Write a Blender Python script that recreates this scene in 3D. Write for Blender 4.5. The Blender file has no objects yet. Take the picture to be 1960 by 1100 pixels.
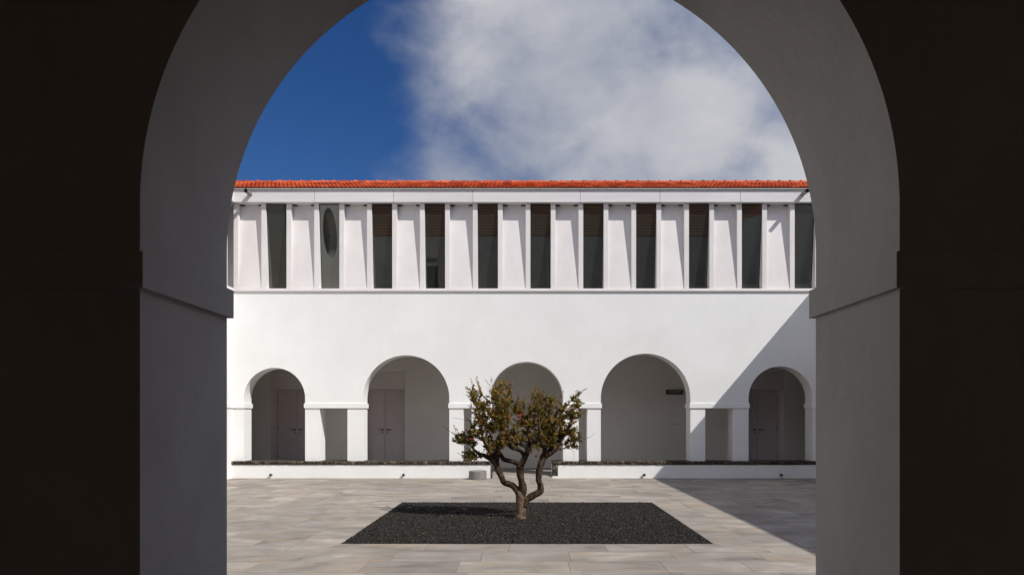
import bpy, bmesh, math, random
import numpy as np
from mathutils import Vector, Matrix, noise as mnoise
from mathutils.geometry import tessellate_polygon

random.seed(7)
rng = np.random.default_rng(7)
SC = bpy.context.scene
COL = SC.collection

# ------------------------------------------------------------------ camera
FPX = 1307.0                       # focal length of the photograph, in its own pixels
cam_d = bpy.data.cameras.new('camera')
cam = bpy.data.objects.new('camera', cam_d)
COL.objects.link(cam)
cam.location = (0, 0, 1.6)
cam.rotation_euler = (math.radians(90), 0, 0)
cam_d.sensor_width = 36.0
cam_d.lens = FPX / 1960 * 36.0
cam_d.shift_x = -28.5 / 1960
cam_d.shift_y = 250.0 / 1960
cam_d.clip_start = 0.05
cam_d.clip_end = 3000
SC.camera = cam

# ------------------------------------------------------------------ sun and sky
SUN_DIR = Vector((0.855, -0.60, 1.0)).normalized()      # towards the sun
ELEV = math.asin(SUN_DIR.z)
AZIM = math.atan2(SUN_DIR.x, SUN_DIR.y)
sun_d = bpy.data.lights.new('sun', 'SUN')
sun_d.energy = 3.6
sun_d.angle = math.radians(0.55)
sun_d.color = (1.0, 0.965, 0.91)
sun = bpy.data.objects.new('sun', sun_d)
COL.objects.link(sun)
sun.location = (20, -15, 30)
sun.rotation_euler = (-SUN_DIR).to_track_quat('-Z', 'Y').to_euler()

SKY_STRENGTH = 0.065
world = bpy.data.worlds.new('World')
SC.world = world
world.use_nodes = True
nt = world.node_tree
N, L = nt.nodes, nt.links
N.clear()


def wnode(kind, **kw):
    n = N.new(kind)
    for k, v in kw.items():
        setattr(n, k, v)
    return n


def wmath(op, a, b=None, clamp=False):
    n = wnode('ShaderNodeMath', operation=op, use_clamp=clamp)
    for i, v in enumerate((a, b)):
        if v is None:
            continue
        if isinstance(v, (int, float)):
            n.inputs[i].default_value = v
        else:
            L.new(v, n.inputs[i])
    return n.outputs[0]


def wmap(v, a, b, c, d):
    n = wnode('ShaderNodeMapRange', interpolation_type='SMOOTHSTEP')
    n.inputs['From Min'].default_value = a
    n.inputs['From Max'].default_value = b
    n.inputs['To Min'].default_value = c
    n.inputs['To Max'].default_value = d
    L.new(v, n.inputs['Value'])
    return n.outputs[0]


sky = wnode('ShaderNodeTexSky', sky_type='NISHITA')
sky.sun_disc = False
sky.sun_elevation = ELEV
sky.sun_rotation = AZIM
sky.altitude = 200
sky.air_density = 1.0
sky.dust_density = 0.0
sky.ozone_density = 5.0
tc = wnode('ShaderNodeTexCoord')
DIRV = tc.outputs['Generated']


def wnoise(scale, detail, rough, dist=0.0, off=(0, 0, 0)):
    m = wnode('ShaderNodeMapping')
    m.inputs['Location'].default_value = off
    m.inputs['Scale'].default_value = (1.0, 1.0, 1.35)
    L.new(DIRV, m.inputs['Vector'])
    n = wnode('ShaderNodeTexNoise')
    n.inputs['Scale'].default_value = scale
    n.inputs['Detail'].default_value = detail
    n.inputs['Roughness'].default_value = rough
    n.inputs['Distortion'].default_value = dist
    L.new(m.outputs[0], n.inputs['Vector'])
    return n.outputs['Fac']


def cloud_bank(direction, r_in, r_out):
    n = wnode('ShaderNodeVectorMath', operation='DISTANCE')
    L.new(DIRV, n.inputs[0])
    n.inputs[1].default_value = Vector(direction).normalized()
    return wmap(n.outputs['Value'], r_in, r_out, 1.0, 0.0)


body = wnoise(3.0, 9.0, 0.54, 0.10, (3.1, 0.4, 1.7))
wisps = wnoise(8.0, 8.0, 0.56, 0.3, (0.3, 2.2, 5.1))
banks = None
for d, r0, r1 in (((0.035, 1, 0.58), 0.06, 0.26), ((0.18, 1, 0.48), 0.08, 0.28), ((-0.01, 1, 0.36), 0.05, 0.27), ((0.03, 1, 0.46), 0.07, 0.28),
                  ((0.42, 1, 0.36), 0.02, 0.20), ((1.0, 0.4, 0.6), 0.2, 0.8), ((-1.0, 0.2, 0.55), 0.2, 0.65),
                  ((-0.7, -0.8, 0.6), 0.3, 0.8), ((0.1, -1.0, 0.5), 0.3, 0.8), ((0.1, 0.1, 1.0), 0.3, 0.75)):  # unseen banks at the sides, behind and overhead added to raise ambient light
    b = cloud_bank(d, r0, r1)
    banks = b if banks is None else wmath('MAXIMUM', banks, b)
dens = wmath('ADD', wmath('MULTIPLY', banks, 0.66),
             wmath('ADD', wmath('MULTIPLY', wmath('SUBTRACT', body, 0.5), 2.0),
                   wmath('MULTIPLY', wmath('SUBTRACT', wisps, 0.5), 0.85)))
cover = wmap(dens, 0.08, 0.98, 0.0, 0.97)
shade = wnoise(4.6, 7.0, 0.52, 0.4, (7.7, 1.4, 2.0))
cramp = wnode('ShaderNodeMix', data_type='RGBA')
L.new(wmath('ADD', wmath('ADD', wmap(shade, 0.30, 0.72, 0.0, 0.62), wmap(dens, 0.35, 1.1, 0.0, 0.36)), wmath('MULTIPLY', wmath('SUBTRACT', wisps, 0.42), 0.4)), cramp.inputs['Factor'])
CL = 1.0 / SKY_STRENGTH
cramp.inputs['A'].default_value = (0.215 * CL, 0.25 * CL, 0.325 * CL, 1)
cramp.inputs['B'].default_value = (0.48 * CL, 0.48 * CL, 0.505 * CL, 1)
skymix = wnode('ShaderNodeMix', data_type='RGBA')
L.new(cover, skymix.inputs['Factor'])
hsv = wnode('ShaderNodeHueSaturation')
hsv.inputs['Hue'].default_value = 0.512
hsv.inputs['Saturation'].default_value = 1.24
hsv.inputs['Value'].default_value = 0.90
L.new(sky.outputs[0], hsv.inputs['Color'])
L.new(hsv.outputs[0], skymix.inputs['A'])
# unseen clouds on the sun's side brightened to fill the shade, like forward scatter
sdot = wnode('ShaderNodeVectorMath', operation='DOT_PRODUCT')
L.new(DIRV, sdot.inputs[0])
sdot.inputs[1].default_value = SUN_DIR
shade_fill = wnode('ShaderNodeVectorMath', operation='SCALE')
L.new(cramp.outputs['Result'], shade_fill.inputs[0])
L.new(wmap(sdot.outputs['Value'], 0.0, 1.0, 1.0, 3.0), shade_fill.inputs['Scale'])
L.new(shade_fill.outputs[0], skymix.inputs['B'])
bg = wnode('ShaderNodeBackground')
bg.inputs['Strength'].default_value = SKY_STRENGTH
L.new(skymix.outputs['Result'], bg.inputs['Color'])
wo = wnode('ShaderNodeOutputWorld')
L.new(bg.outputs[0], wo.inputs['Surface'])

SC.view_settings.view_transform = 'Standard'
SC.view_settings.look = 'None'
SC.view_settings.gamma = 1.0
SC.view_settings.use_curve_mapping = False
SC.view_settings.exposure = 0.26
SC.cycles.max_bounces = 10
SC.cycles.diffuse_bounces = 7


# ------------------------------------------------------------------ materials
class Mat:
    """small helper round a Principled material"""
    def __init__(self, name, rough=0.8, spec=0.3):
        self.m = bpy.data.materials.new(name)
        self.m.use_nodes = True
        self.nt = self.m.node_tree
        self.N, self.L = self.nt.nodes, self.nt.links
        self.p = self.N['Principled BSDF']
        self.p.inputs['Roughness'].default_value = rough
        self.p.inputs['Specular IOR Level'].default_value = spec
        g = self.N.new('ShaderNodeNewGeometry')
        self.pos = g.outputs['Position']
        self.objinfo = self.N.new('ShaderNodeObjectInfo').outputs['Random']

    def noise(self, scale, detail=4, rough=0.55, stretch=(1, 1, 1), vec=None, dist=0.0):
        m = self.N.new('ShaderNodeMapping')
        m.inputs['Scale'].default_value = stretch
        self.L.new(vec or self.pos, m.inputs['Vector'])
        n = self.N.new('ShaderNodeTexNoise')
        n.inputs['Scale'].default_value = scale
        n.inputs['Detail'].default_value = detail
        n.inputs['Roughness'].default_value = rough
        n.inputs['Distortion'].default_value = dist
        self.L.new(m.outputs[0], n.inputs['Vector'])
        return n.outputs['Fac']

    def ramp(self, fac, stops, interp='LINEAR'):
        r = self.N.new('ShaderNodeValToRGB')
        r.color_ramp.interpolation = interp
        e = r.color_ramp.elements
        while len(e) < len(stops):
            e.new(0.5)
        for i, (pos, c) in enumerate(stops):
            e[i].position = pos
            e[i].color = (*c, 1) if len(c) == 3 else c
        self.L.new(fac, r.inputs[0])
        return r.outputs[0]

    def mix(self, fac, a, b, mode='MIX'):
        n = self.N.new('ShaderNodeMix')
        n.data_type = 'RGBA'
        n.blend_type = mode
        for key, v in (('Factor', fac), ('A', a), ('B', b)):
            s = n.inputs[key]
            if isinstance(v, (int, float)):
                s.default_value = v
            elif isinstance(v, tuple):
                s.default_value = (*v, 1)
            else:
                self.L.new(v, s)
        return n.outputs['Result']

    def math(self, op, a, b):
        n = self.N.new('ShaderNodeMath')
        n.operation = op
        for i, v in enumerate((a, b)):
            if isinstance(v, (int, float)):
                n.inputs[i].default_value = v
            else:
                self.L.new(v, n.inputs[i])
        return n.outputs[0]

    def color(self, c):
        if isinstance(c, tuple):
            self.p.inputs['Base Color'].default_value = (*c, 1)
        else:
            self.L.new(c, self.p.inputs['Base Color'])
        return self

    def bump(self, h, strength=0.2, dist=0.01):
        b = self.N.new('ShaderNodeBump')
        b.inputs['Strength'].default_value = strength
        b.inputs['Distance'].default_value = dist
        self.L.new(h, b.inputs['Height'])
        self.L.new(b.outputs[0], self.p.inputs['Normal'])
        return self


def g(v):
    return (v, v, v)


M = {}
a = Mat('white_plaster', 0.9, 0.15)
c = a.ramp(a.noise(0.9, 5), [(0.3, (0.775, 0.772, 0.755)), (0.7, (0.83, 0.828, 0.815))])
c = a.mix(a.ramp(a.noise(7.0, 6, 0.65, (1, 1, 0.35)), [(0.35, g(0.955)), (0.6, g(1.0))]), c, c)
c2 = a.ramp(a.noise(5.0, 7, 0.65, (1, 1, 0.3)), [(0.30, g(0.975)), (0.62, g(1.0))])
c = a.mix(1.0, c, c2, 'MULTIPLY')
a.color(c).bump(a.noise(70, 4, 0.6), 0.25, 0.004)
M['plaster'] = a.m

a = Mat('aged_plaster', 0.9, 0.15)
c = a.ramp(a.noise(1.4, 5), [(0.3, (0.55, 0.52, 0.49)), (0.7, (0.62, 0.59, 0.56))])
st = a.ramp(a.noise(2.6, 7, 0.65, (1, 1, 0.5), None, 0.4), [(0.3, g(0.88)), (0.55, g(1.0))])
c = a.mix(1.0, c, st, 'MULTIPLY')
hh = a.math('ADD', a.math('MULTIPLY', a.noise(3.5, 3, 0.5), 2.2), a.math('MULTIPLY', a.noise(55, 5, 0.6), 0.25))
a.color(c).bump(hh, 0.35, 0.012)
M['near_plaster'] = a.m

a = Mat('limewashed_board', 0.75, 0.25)
c = a.ramp(a.noise(2.0, 6, 0.6, (0.25, 1, 3.0)), [(0.3, (0.66, 0.645, 0.635)), (0.7, (0.76, 0.745, 0.735))])
c2 = a.ramp(a.noise(30, 6, 0.7, (0.08, 1, 1.6)), [(0.28, g(0.86)), (0.5, g(1.0))])
c = a.mix(1.0, c, c2, 'MULTIPLY')
r = a.ramp(a.objinfo, [(0.0, g(0.94)), (1.0, g(1.0))])
c = a.mix(1.0, c, r, 'MULTIPLY')
a.color(c).bump(a.noise(40, 5, 0.6, (0.1, 1, 1)), 0.25, 0.004)
M['board'] = a.m

a = Mat('white_painted_panel', 0.7, 0.25)
c = a.ramp(a.noise(2.5, 6, 0.6, (1, 1, 0.6)), [(0.3, (0.715, 0.68, 0.66)), (0.7, (0.79, 0.76, 0.738))])
r = a.ramp(a.objinfo, [(0.0, g(0.95)), (1.0, g(1.0))])
a.color(a.mix(1.0, c, r, 'MULTIPLY')).bump(a.noise(45, 5), 0.2, 0.004)
M['panel'] = a.m

a = Mat('window_glass', 0.015, 0.5)
a.color((0.022, 0.023, 0.019))
a.p.inputs['IOR'].default_value = 2.1
a.p.inputs['Specular Tint'].default_value = (0.96, 1.0, 0.92, 1)
M['glass'] = a.m

a = Mat('terracotta', 0.8, 0.25)
snap = a.N.new('ShaderNodeVectorMath')
snap.operation = 'SNAP'
a.L.new(a.pos, snap.inputs[0])
snap.inputs[1].default_value = (0.22, 0.335, 50.0)
wn = a.N.new('ShaderNodeTexWhiteNoise')
a.L.new(snap.outputs[0], wn.inputs[0])
c = a.ramp(wn.outputs['Value'], [(0.0, (0.36, 0.054, 0.018)), (0.5, (0.52, 0.086, 0.025)), (1.0, (0.66, 0.145, 0.045))])
c2 = a.ramp(a.noise(9, 6, 0.7), [(0.3, g(0.72)), (0.6, g(1.0))])
a.color(a.mix(1.0, c, c2, 'MULTIPLY')).bump(a.noise(60, 4), 0.3, 0.004)
M['tile'] = a.m

a = Mat('old_terracotta', 0.85, 0.2)
c = a.ramp(a.noise(3, 6, 0.7), [(0.3, (0.27, 0.115, 0.055)), (0.7, (0.46, 0.195, 0.095))])
a.color(c)
M['old_tile'] = a.m

a = Mat('grey_metal', 0.45, 0.5)
a.color(a.ramp(a.noise(25, 5), [(0.3, (0.20, 0.20, 0.20)), (0.7, (0.28, 0.28, 0.28))]))
a.p.inputs['Metallic'].default_value = 0.3
M['metal'] = a.m

a = Mat('pale_zinc', 0.5, 0.4)
a.color(a.ramp(a.noise(12, 5), [(0.3, (0.42, 0.40, 0.385)), (0.7, (0.52, 0.50, 0.48))]))
M['zinc'] = a.m

a = Mat('dark_metal', 0.5, 0.4)
a.color(a.ramp(a.noise(30, 4), [(0.3, (0.018, 0.017, 0.016)), (0.7, (0.035, 0.033, 0.032))]))
M['dark_metal'] = a.m

a = Mat('mauve_grey_paint', 0.6, 0.3)
a.color(a.ramp(a.noise(3, 5, 0.6, (1, 1, 0.4)), [(0.3, (0.56, 0.50, 0.505)), (0.7, (0.61, 0.545, 0.55))]))
a.bump(a.noise(90, 3), 0.1, 0.002)
M['door'] = a.m

a = Mat('transom_paint', 0.65, 0.3)
a.color(a.ramp(a.noise(3, 5), [(0.3, (0.60, 0.55, 0.54)), (0.7, (0.64, 0.59, 0.58))]))
M['transom'] = a.m

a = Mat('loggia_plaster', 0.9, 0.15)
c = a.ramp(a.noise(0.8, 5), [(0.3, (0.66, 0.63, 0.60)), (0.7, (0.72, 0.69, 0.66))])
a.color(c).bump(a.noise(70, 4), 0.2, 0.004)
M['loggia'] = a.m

a = Mat('paving_stone', 0.75, 0.3)
off = a.N.new('ShaderNodeVectorMath')
off.operation = 'ADD'
a.L.new(a.pos, off.inputs[0])
mul = a.N.new('ShaderNodeVectorMath')
mul.operation = 'SCALE'
mul.inputs[0].default_value = (37.0, 91.0, 53.0)
a.L.new(a.objinfo, mul.inputs['Scale'])
a.L.new(mul.outputs[0], off.inputs[1])
pv = off.outputs[0]
c = a.ramp(a.noise(1.5, 7, 0.62, (0.8, 1.4, 1), pv, 0.5),
           [(0.28, (0.175, 0.155, 0.134)), (0.44, (0.275, 0.246, 0.214)), (0.58, (0.335, 0.302, 0.264)), (0.74, (0.47, 0.427, 0.374))])
tan = a.ramp(a.noise(1.1, 5, 0.6, (1, 1.6, 1), pv, 0.3), [(0.54, g(0.0)), (0.70, g(0.55))])
c = a.mix(tan, c, (0.38, 0.28, 0.185))
r = a.ramp(a.objinfo, [(0.0, (0.88, 0.88, 0.88)), (0.35, (0.97, 0.965, 0.96)), (0.7, (1.02, 1.01, 1.0)), (1.0, (1.09, 1.07, 1.04))])
c = a.mix(1.0, c, r, 'MULTIPLY')
sp = a.ramp(a.noise(55, 5, 0.7), [(0.3, g(0.80)), (0.55, g(1.0))])
c = a.mix(0.8, c, a.mix(1.0, c, sp, 'MULTIPLY'))
st = a.ramp(a.noise(0.42, 6, 0.62, (1, 1, 1), None, 0.4), [(0.33, g(0.84)), (0.6, g(1.06))])
c = a.mix(1.0, c, st, 'MULTIPLY')
a.color(c).bump(a.noise(18, 6, 0.7), 0.35, 0.004)
M['paving'] = a.m

a = Mat('joint_sand', 0.95, 0.1)
a.color(a.ramp(a.noise(40, 4), [(0.3, (0.17, 0.155, 0.136)), (0.7, (0.24, 0.22, 0.195))]))
M['sand'] = a.m

a = Mat('lava_gravel', 0.85, 0.25)
at = a.N.new('ShaderNodeAttribute')
at.attribute_name = 'tone'
c = a.ramp(at.outputs['Fac'], [(0.0, (0.011, 0.0095, 0.008)), (0.6, (0.027, 0.0235, 0.0195)), (0.94, (0.044, 0.039, 0.034)), (1.0, (0.10, 0.09, 0.08))])
a.color(c).bump(a.noise(180, 3), 0.4, 0.004)
M['gravel'] = a.m

a = Mat('gravel_bed_base', 0.95, 0.1)
a.color(a.ramp(a.noise(60, 4), [(0.3, (0.010, 0.009, 0.008)), (0.7, (0.022, 0.02, 0.018))]))
M['gravel_base'] = a.m

a = Mat('basalt_coping', 0.8, 0.25)
c = a.ramp(a.noise(15, 9, 0.78, (1, 1, 0.7)), [(0.36, (0.010, 0.008, 0.006)), (0.48, (0.028, 0.022, 0.017)), (0.56, (0.11, 0.088, 0.06)), (0.66, (0.36, 0.32, 0.25))])
a.color(c).bump(a.noise(40, 6, 0.7), 0.8, 0.02)
M['basalt'] = a.m

a = Mat('cast_concrete', 0.85, 0.2)
c = a.ramp(a.noise(6, 6, 0.6), [(0.3, (0.165, 0.155, 0.14)), (0.7, (0.235, 0.222, 0.205))])
a.color(c).bump(a.noise(60, 5), 0.4, 0.004)
M['concrete'] = a.m

a = Mat('loggia_flagstone', 0.8, 0.25)
a.color(a.ramp(a.noise(4, 6), [(0.3, (0.24, 0.215, 0.19)), (0.7, (0.32, 0.29, 0.26))]))
M['flag'] = a.m

a = Mat('dark_timber', 0.8, 0.2)
a.color(a.ramp(a.noise(3, 5, 0.6, (6, 6, 0.5)), [(0.3, (0.10, 0.075, 0.055)), (0.7, (0.15, 0.112, 0.085))]))
M['timber'] = a.m

a = Mat('ochre_bounce', 0.9, 0.1)
a.color(a.ramp(a.noise(1.5, 5), [(0.3, (0.67, 0.56, 0.43)), (0.7, (0.74, 0.62, 0.49))]))  # warm tone picked for the light it bounces inside the near room
M['ochre'] = a.m

a = Mat('earth', 0.95, 0.1)
a.color(a.ramp(a.noise(0.5, 6), [(0.3, (0.09, 0.085, 0.06)), (0.7, (0.15, 0.13, 0.095))]))
M['earth'] = a.m

a = Mat('bark', 0.9, 0.2)
tcb = a.N.new('ShaderNodeTexCoord')
h = a.noise(26, 6, 0.7, (1, 1, 0.35))
c = a.ramp(h, [(0.34, (0.012, 0.008, 0.005)), (0.50, (0.052, 0.033, 0.021)), (0.68, (0.16, 0.108, 0.070))])
a.color(c).bump(h, 1.0, 0.02)
M['bark'] = a.m

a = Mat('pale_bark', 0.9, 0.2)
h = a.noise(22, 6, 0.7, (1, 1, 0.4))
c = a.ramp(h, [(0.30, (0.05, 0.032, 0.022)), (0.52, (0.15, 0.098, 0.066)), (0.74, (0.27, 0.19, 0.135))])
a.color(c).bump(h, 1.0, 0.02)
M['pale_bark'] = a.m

a = Mat('small_leaf', 0.5, 0.35)
at = a.N.new('ShaderNodeAttribute')
at.attribute_name = 'tone'
c = a.ramp(at.outputs['Fac'], [(0.0, (0.022, 0.034, 0.010)), (0.25, (0.072, 0.078, 0.018)), (0.46, (0.22, 0.178, 0.032)),
                               (0.75, (0.42, 0.27, 0.045)), (0.93, (0.30, 0.125, 0.025)), (1.0, (0.15, 0.05, 0.02))])
a.color(c)
tr = a.N.new('ShaderNodeBsdfTranslucent')
a.L.new(c, tr.inputs['Color'])
ms = a.N.new('ShaderNodeMixShader')
ms.inputs[0].default_value = 0.35
a.L.new(a.p.outputs[0], ms.inputs[1])
a.L.new(tr.outputs[0], ms.inputs[2])
a.L.new(ms.outputs[0], a.N['Material Output'].inputs['Surface'])
M['leaf'] = a.m

a = Mat('red_petal', 0.5, 0.3)
a.color(a.ramp(a.noise(60, 3), [(0.3, (0.30, 0.012, 0.010)), (0.7, (0.42, 0.03, 0.015))]))
M['petal'] = a.m

a = Mat('lamp_lens', 0.35, 0.4)
a.color(a.ramp(a.noise(12, 3), [(0.3, (0.13, 0.125, 0.11)), (0.7, (0.19, 0.18, 0.16))]))
M['lens'] = a.m


# ------------------------------------------------------------------ mesh helpers
class MB:
    def __init__(self):
        self.bm = bmesh.new()

    def box(self, x0, x1, y0, y1, z0, z1, bev=0.0):
        r = bmesh.ops.create_cube(self.bm, size=1.0)
        vs = r['verts']
        for v in vs:
            v.co = Vector(((x0 + x1) / 2 + v.co.x * (x1 - x0), (y0 + y1) / 2 + v.co.y * (y1 - y0), (z0 + z1) / 2 + v.co.z * (z1 - z0)))
        if bev:
            es = list({e for v in vs for e in v.link_edges})
            bmesh.ops.bevel(self.bm, geom=es, offset=bev, segments=2, affect='EDGES', profile=0.5)
        return self

    def prism(self, outer, holes, axis, a0, a1):
        """flat outline with holes, pushed from a0 to a1 along the axis ('y': points are x,z; 'x': points are y,z; 'z': x,y)"""
        loops = [outer] + list(holes)

        def p3(p, a):
            if axis == 'y':
                return Vector((p[0], a, p[1]))
            if axis == 'x':
                return Vector((a, p[0], p[1]))
            return Vector((p[0], p[1], a))
        tris = tessellate_polygon([[Vector((p[0], p[1], 0)) for p in lp] for lp in loops])
        flat = [p for lp in loops for p in lp]
        va = [self.bm.verts.new(p3(p, a0)) for p in flat]
        vb = [self.bm.verts.new(p3(p, a1)) for p in flat]
        for t in tris:
            self.bm.faces.new([va[i] for i in t])
            self.bm.faces.new([vb[i] for i in reversed(t)])
        k = 0
        for lp in loops:
            n = len(lp)
            for i in range(n):
                j = (i + 1) % n
                self.bm.faces.new((va[k + i], va[k + j], vb[k + j], vb[k + i]))
            k += n
        return self

    def cyl(self, p0, p1, r0, r1=None, seg=16, cap=True):
        r1 = r0 if r1 is None else r1
        p0, p1 = Vector(p0), Vector(p1)
        q = (p1 - p0).to_track_quat('Z', 'Y')
        rings = []
        for p, r in ((p0, r0), (p1, r1)):
            rings.append([self.bm.verts.new(p + q @ Vector((r * math.cos(t), r * math.sin(t), 0)))
                          for t in (2 * math.pi * i / seg for i in range(seg))])
        for i in range(seg):
            j = (i + 1) % seg
            self.bm.faces.new((rings[0][i], rings[0][j], rings[1][j], rings[1][i]))
        if cap:
            self.bm.faces.new(rings[0][::-1])
            self.bm.faces.new(rings[1])
        return self

    def lathe(self, prof, cx, cy, seg=40):
        rings = []
        for r, z in prof:
            if r <= 1e-6:
                rings.append([self.bm.verts.new((cx, cy, z))])
            else:
                rings.append([self.bm.verts.new((cx + r * math.cos(2 * math.pi * i / seg), cy + r * math.sin(2 * math.pi * i / seg), z)) for i in range(seg)])
        for A, B in zip(rings, rings[1:]):
            for i in range(seg):
                j = (i + 1) % seg
                f = []
                for v in (A[i % len(A)], A[j % len(A)], B[j % len(B)], B[i % len(B)]):
                    if v not in f:
                        f.append(v)
                if len(f) > 2:
                    self.bm.faces.new(f)
        return self

    def tube(self, pts, radii, seg=10, rough=0.0, seed=0.0):
        pts = [Vector(p) for p in pts]
        n = len(pts)
        prev = None
        up = Vector((0.3, 0.9, 0.1))
        for i, p in enumerate(pts):
            t = (pts[min(i + 1, n - 1)] - pts[max(i - 1, 0)]).normalized()
            u = (up - t * up.dot(t)).normalized()
            up = u
            w = t.cross(u)
            ring = []
            for k in range(seg):
                ang = 2 * math.pi * k / seg
                d = u * math.cos(ang) + w * math.sin(ang)
                r = radii[i]
                if rough:
                    q = (p + d * r) * 14.0
                    r *= 1 + rough * (mnoise.noise(q + Vector((seed, 0, 0))) + 0.5 * mnoise.noise(q * 2.7))
                ring.append(self.bm.verts.new(p + d * r))
            if prev:
                for k in range(seg):
                    j = (k + 1) % seg
                    self.bm.faces.new((prev[k], prev[j], ring[j], ring[k]))
            else:
                self.bm.faces.new(ring[::-1])
            prev = ring
        self.bm.faces.new(prev)
        return self

    def mesh(self, name):
        bmesh.ops.recalc_face_normals(self.bm, faces=self.bm.faces[:])
        me = bpy.data.meshes.new(name)
        self.bm.to_mesh(me)
        self.bm.free()
        return me


WL = {}


def wloc(o):
    return WL.get(o.name, Vector((0, 0, 0))) if o else Vector((0, 0, 0))


def add(name, me, mat, parent=None, at=(0, 0, 0), kind=None, smooth=False):
    """links a mesh (already in local coordinates) with its origin at the world point 'at'"""
    o = bpy.data.objects.new(name, me)
    COL.objects.link(o)
    if mat and not me.materials:
        me.materials.append(mat)
    o.parent = parent
    o.location = Vector(at) - wloc(parent)
    WL[o.name] = Vector(at)
    if kind:
        o['kind'] = kind
    if smooth:
        for p in me.polygons:
            p.use_smooth = True
    return o


def part(name, mb, mat, parent=None, origin=None, kind=None, smooth=False):
    """a unique mesh built in world coordinates"""
    at = Vector(origin) if origin is not None else wloc(parent)
    me = mb.mesh(name)
    me.transform(Matrix.Translation(-at))
    return add(name, me, mat, parent, at, kind, smooth)


def again(src, parent, at):
    """a copy of a part (mesh shared), with copies of its sub-parts"""
    o = src.copy()
    COL.objects.link(o)
    o.parent = parent
    o.location = Vector(at) - wloc(parent)
    WL[o.name] = Vector(at)
    for ch in src.children:
        c_ = ch.copy()
        COL.objects.link(c_)
        c_.parent = o
    return o


def thing(name, label, cat, loc, group=None):
    o = bpy.data.objects.new(name, None)
    COL.objects.link(o)
    o.location = loc
    o.empty_display_size = 0.3
    WL[o.name] = Vector(loc)
    return tag(o, label, cat, group)


def tag(o, label, cat, group=None):
    o['label'] = label
    o['category'] = cat
    if group:
        o['group'] = group
    return o


def arch_loop(cx, r, spring, bottom, n=56, xl=None, xr=None):
    pts = [(cx + r, bottom)]
    pts += [(cx + r * math.cos(math.pi * i / n), spring + r * math.sin(math.pi * i / n)) for i in range(n + 1)]
    pts += [(cx - r, bottom)]
    return pts


# ------------------------------------------------------------------ dimensions (metres)
D = 18.35                    # front plane of the far facade
S = D / FPX                  # metres per photograph pixel on that plane
BF = 18.25                   # front of the low bench wall
SB = BF / FPX
XH = 7.885                   # half width of the courtyard
YN0, YN1 = 1.725, 2.225      # inner and courtyard face of the wall the camera looks through
FLOOR = 0.066                # loggia floor
YB = 21.08                   # loggia back wall


def fx(px):
    return (px - 1008.5) * S


def bx_(px):
    return (px - 1008.5) * SB


# ------------------------------------------------------------------ ground
gmb = MB()
gmb.box(-600, 600, -600, 600, -0.60, -0.10)
gr = part('ground', gmb, M['earth'], kind='structure')

# paving: mitred frames of long slabs around the gravel bed
BX, BY0, BY1 = 2.38, 8.71, 13.03
ROW = 0.54
pav = part('courtyard_paving', MB().box(-XH, XH, YN1 + 0.003, BY0 - 0.02, -0.09, -0.022).box(-XH, XH, BY1 + 0.02, BF + 0.09, -0.09, -0.022)
           .box(-XH, -BX - 0.02, BY0 - 0.02, BY1 + 0.02, -0.09, -0.022).box(BX + 0.02, XH, BY0 - 0.02, BY1 + 0.02, -0.09, -0.022),
           M['sand'], kind='structure')


def clip(poly, nx, ny, d):
    out = []
    for i in range(len(poly)):
        p, q = poly[i], poly[(i + 1) % len(poly)]
        sp, sq = nx * p[0] + ny * p[1] - d, nx * q[0] + ny * q[1] - d
        if sp >= 0:
            out.append(p)
        if (sp >= 0) != (sq >= 0):
            t = sp / (sp - sq)
            out.append((p[0] + t * (q[0] - p[0]), p[1] + t * (q[1] - p[1])))
    return out


J = 0.0022
CY = (BY0 + BY1) / 2
slabs = []
for side in ('front', 'back', 'left', 'right'):
    for i in range(13):
        o0, o1 = i * ROW, (i + 1) * ROW
        s = -(BX + 7.0) - random.uniform(0, 0.9)
        while s < 12:
            ln = 1.02 + random.choice((0, 0, 0.03, -0.12, 0.18))
            e = s + ln
            if side == 'front':
                poly = [(s + J, BY0 - o1 + J), (e - J, BY0 - o1 + J), (e - J, BY0 - o0 - J), (s + J, BY0 - o0 - J)]
                planes = [(1, -1, -BX - BY0), (-1, -1, -BX - BY0)]
            elif side == 'back':
                poly = [(s + J, BY1 + o0 + J), (e - J, BY1 + o0 + J), (e - J, BY1 + o1 - J), (s + J, BY1 + o1 - J)]
                planes = [(1, 1, -BX + BY1), (-1, 1, -BX + BY1)]
            elif side == 'left':
                poly = [(-BX - o1 + J, CY + s + J), (-BX - o0 - J, CY + s + J), (-BX - o0 - J, CY + e - J), (-BX - o1 + J, CY + e - J)]
                planes = [(-1, 1, BX + BY0), (-1, -1, BX - BY1)]
            else:
                poly = [(BX + o0 + J, CY + s + J), (BX + o1 - J, CY + s + J), (BX + o1 - J, CY + e - J), (BX + o0 + J, CY + e - J)]
                planes = [(1, 1, BX + BY0), (1, -1, BX - BY1)]
            k = math.sqrt(0.5)
            for (nx, ny, d) in planes:
                # keep the sector's side of its mitre lines
                if poly:
                    poly = clip(poly, nx * k, ny * k, d * k + J)
            for (nx, ny, d) in ((1, 0, -XH + J), (-1, 0, -XH + J), (0, 1, YN1 + J + 0.003), (0, -1, -BF + J)):
                if poly:
                    poly = clip(poly, nx, ny, d)
            if len(poly) > 2:
                area = abs(sum(poly[q][0] * poly[(q + 1) % len(poly)][1] - poly[(q + 1) % len(poly)][0] * poly[q][1] for q in range(len(poly)))) / 2
                if area > 0.006:
                    slabs.append(poly)
            s = e
rest = MB()
cnt = 0


def slab_px(cx, cy):
    return 1008.5 + cx * FPX / cy, 800 + 1.6 * FPX / cy


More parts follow.
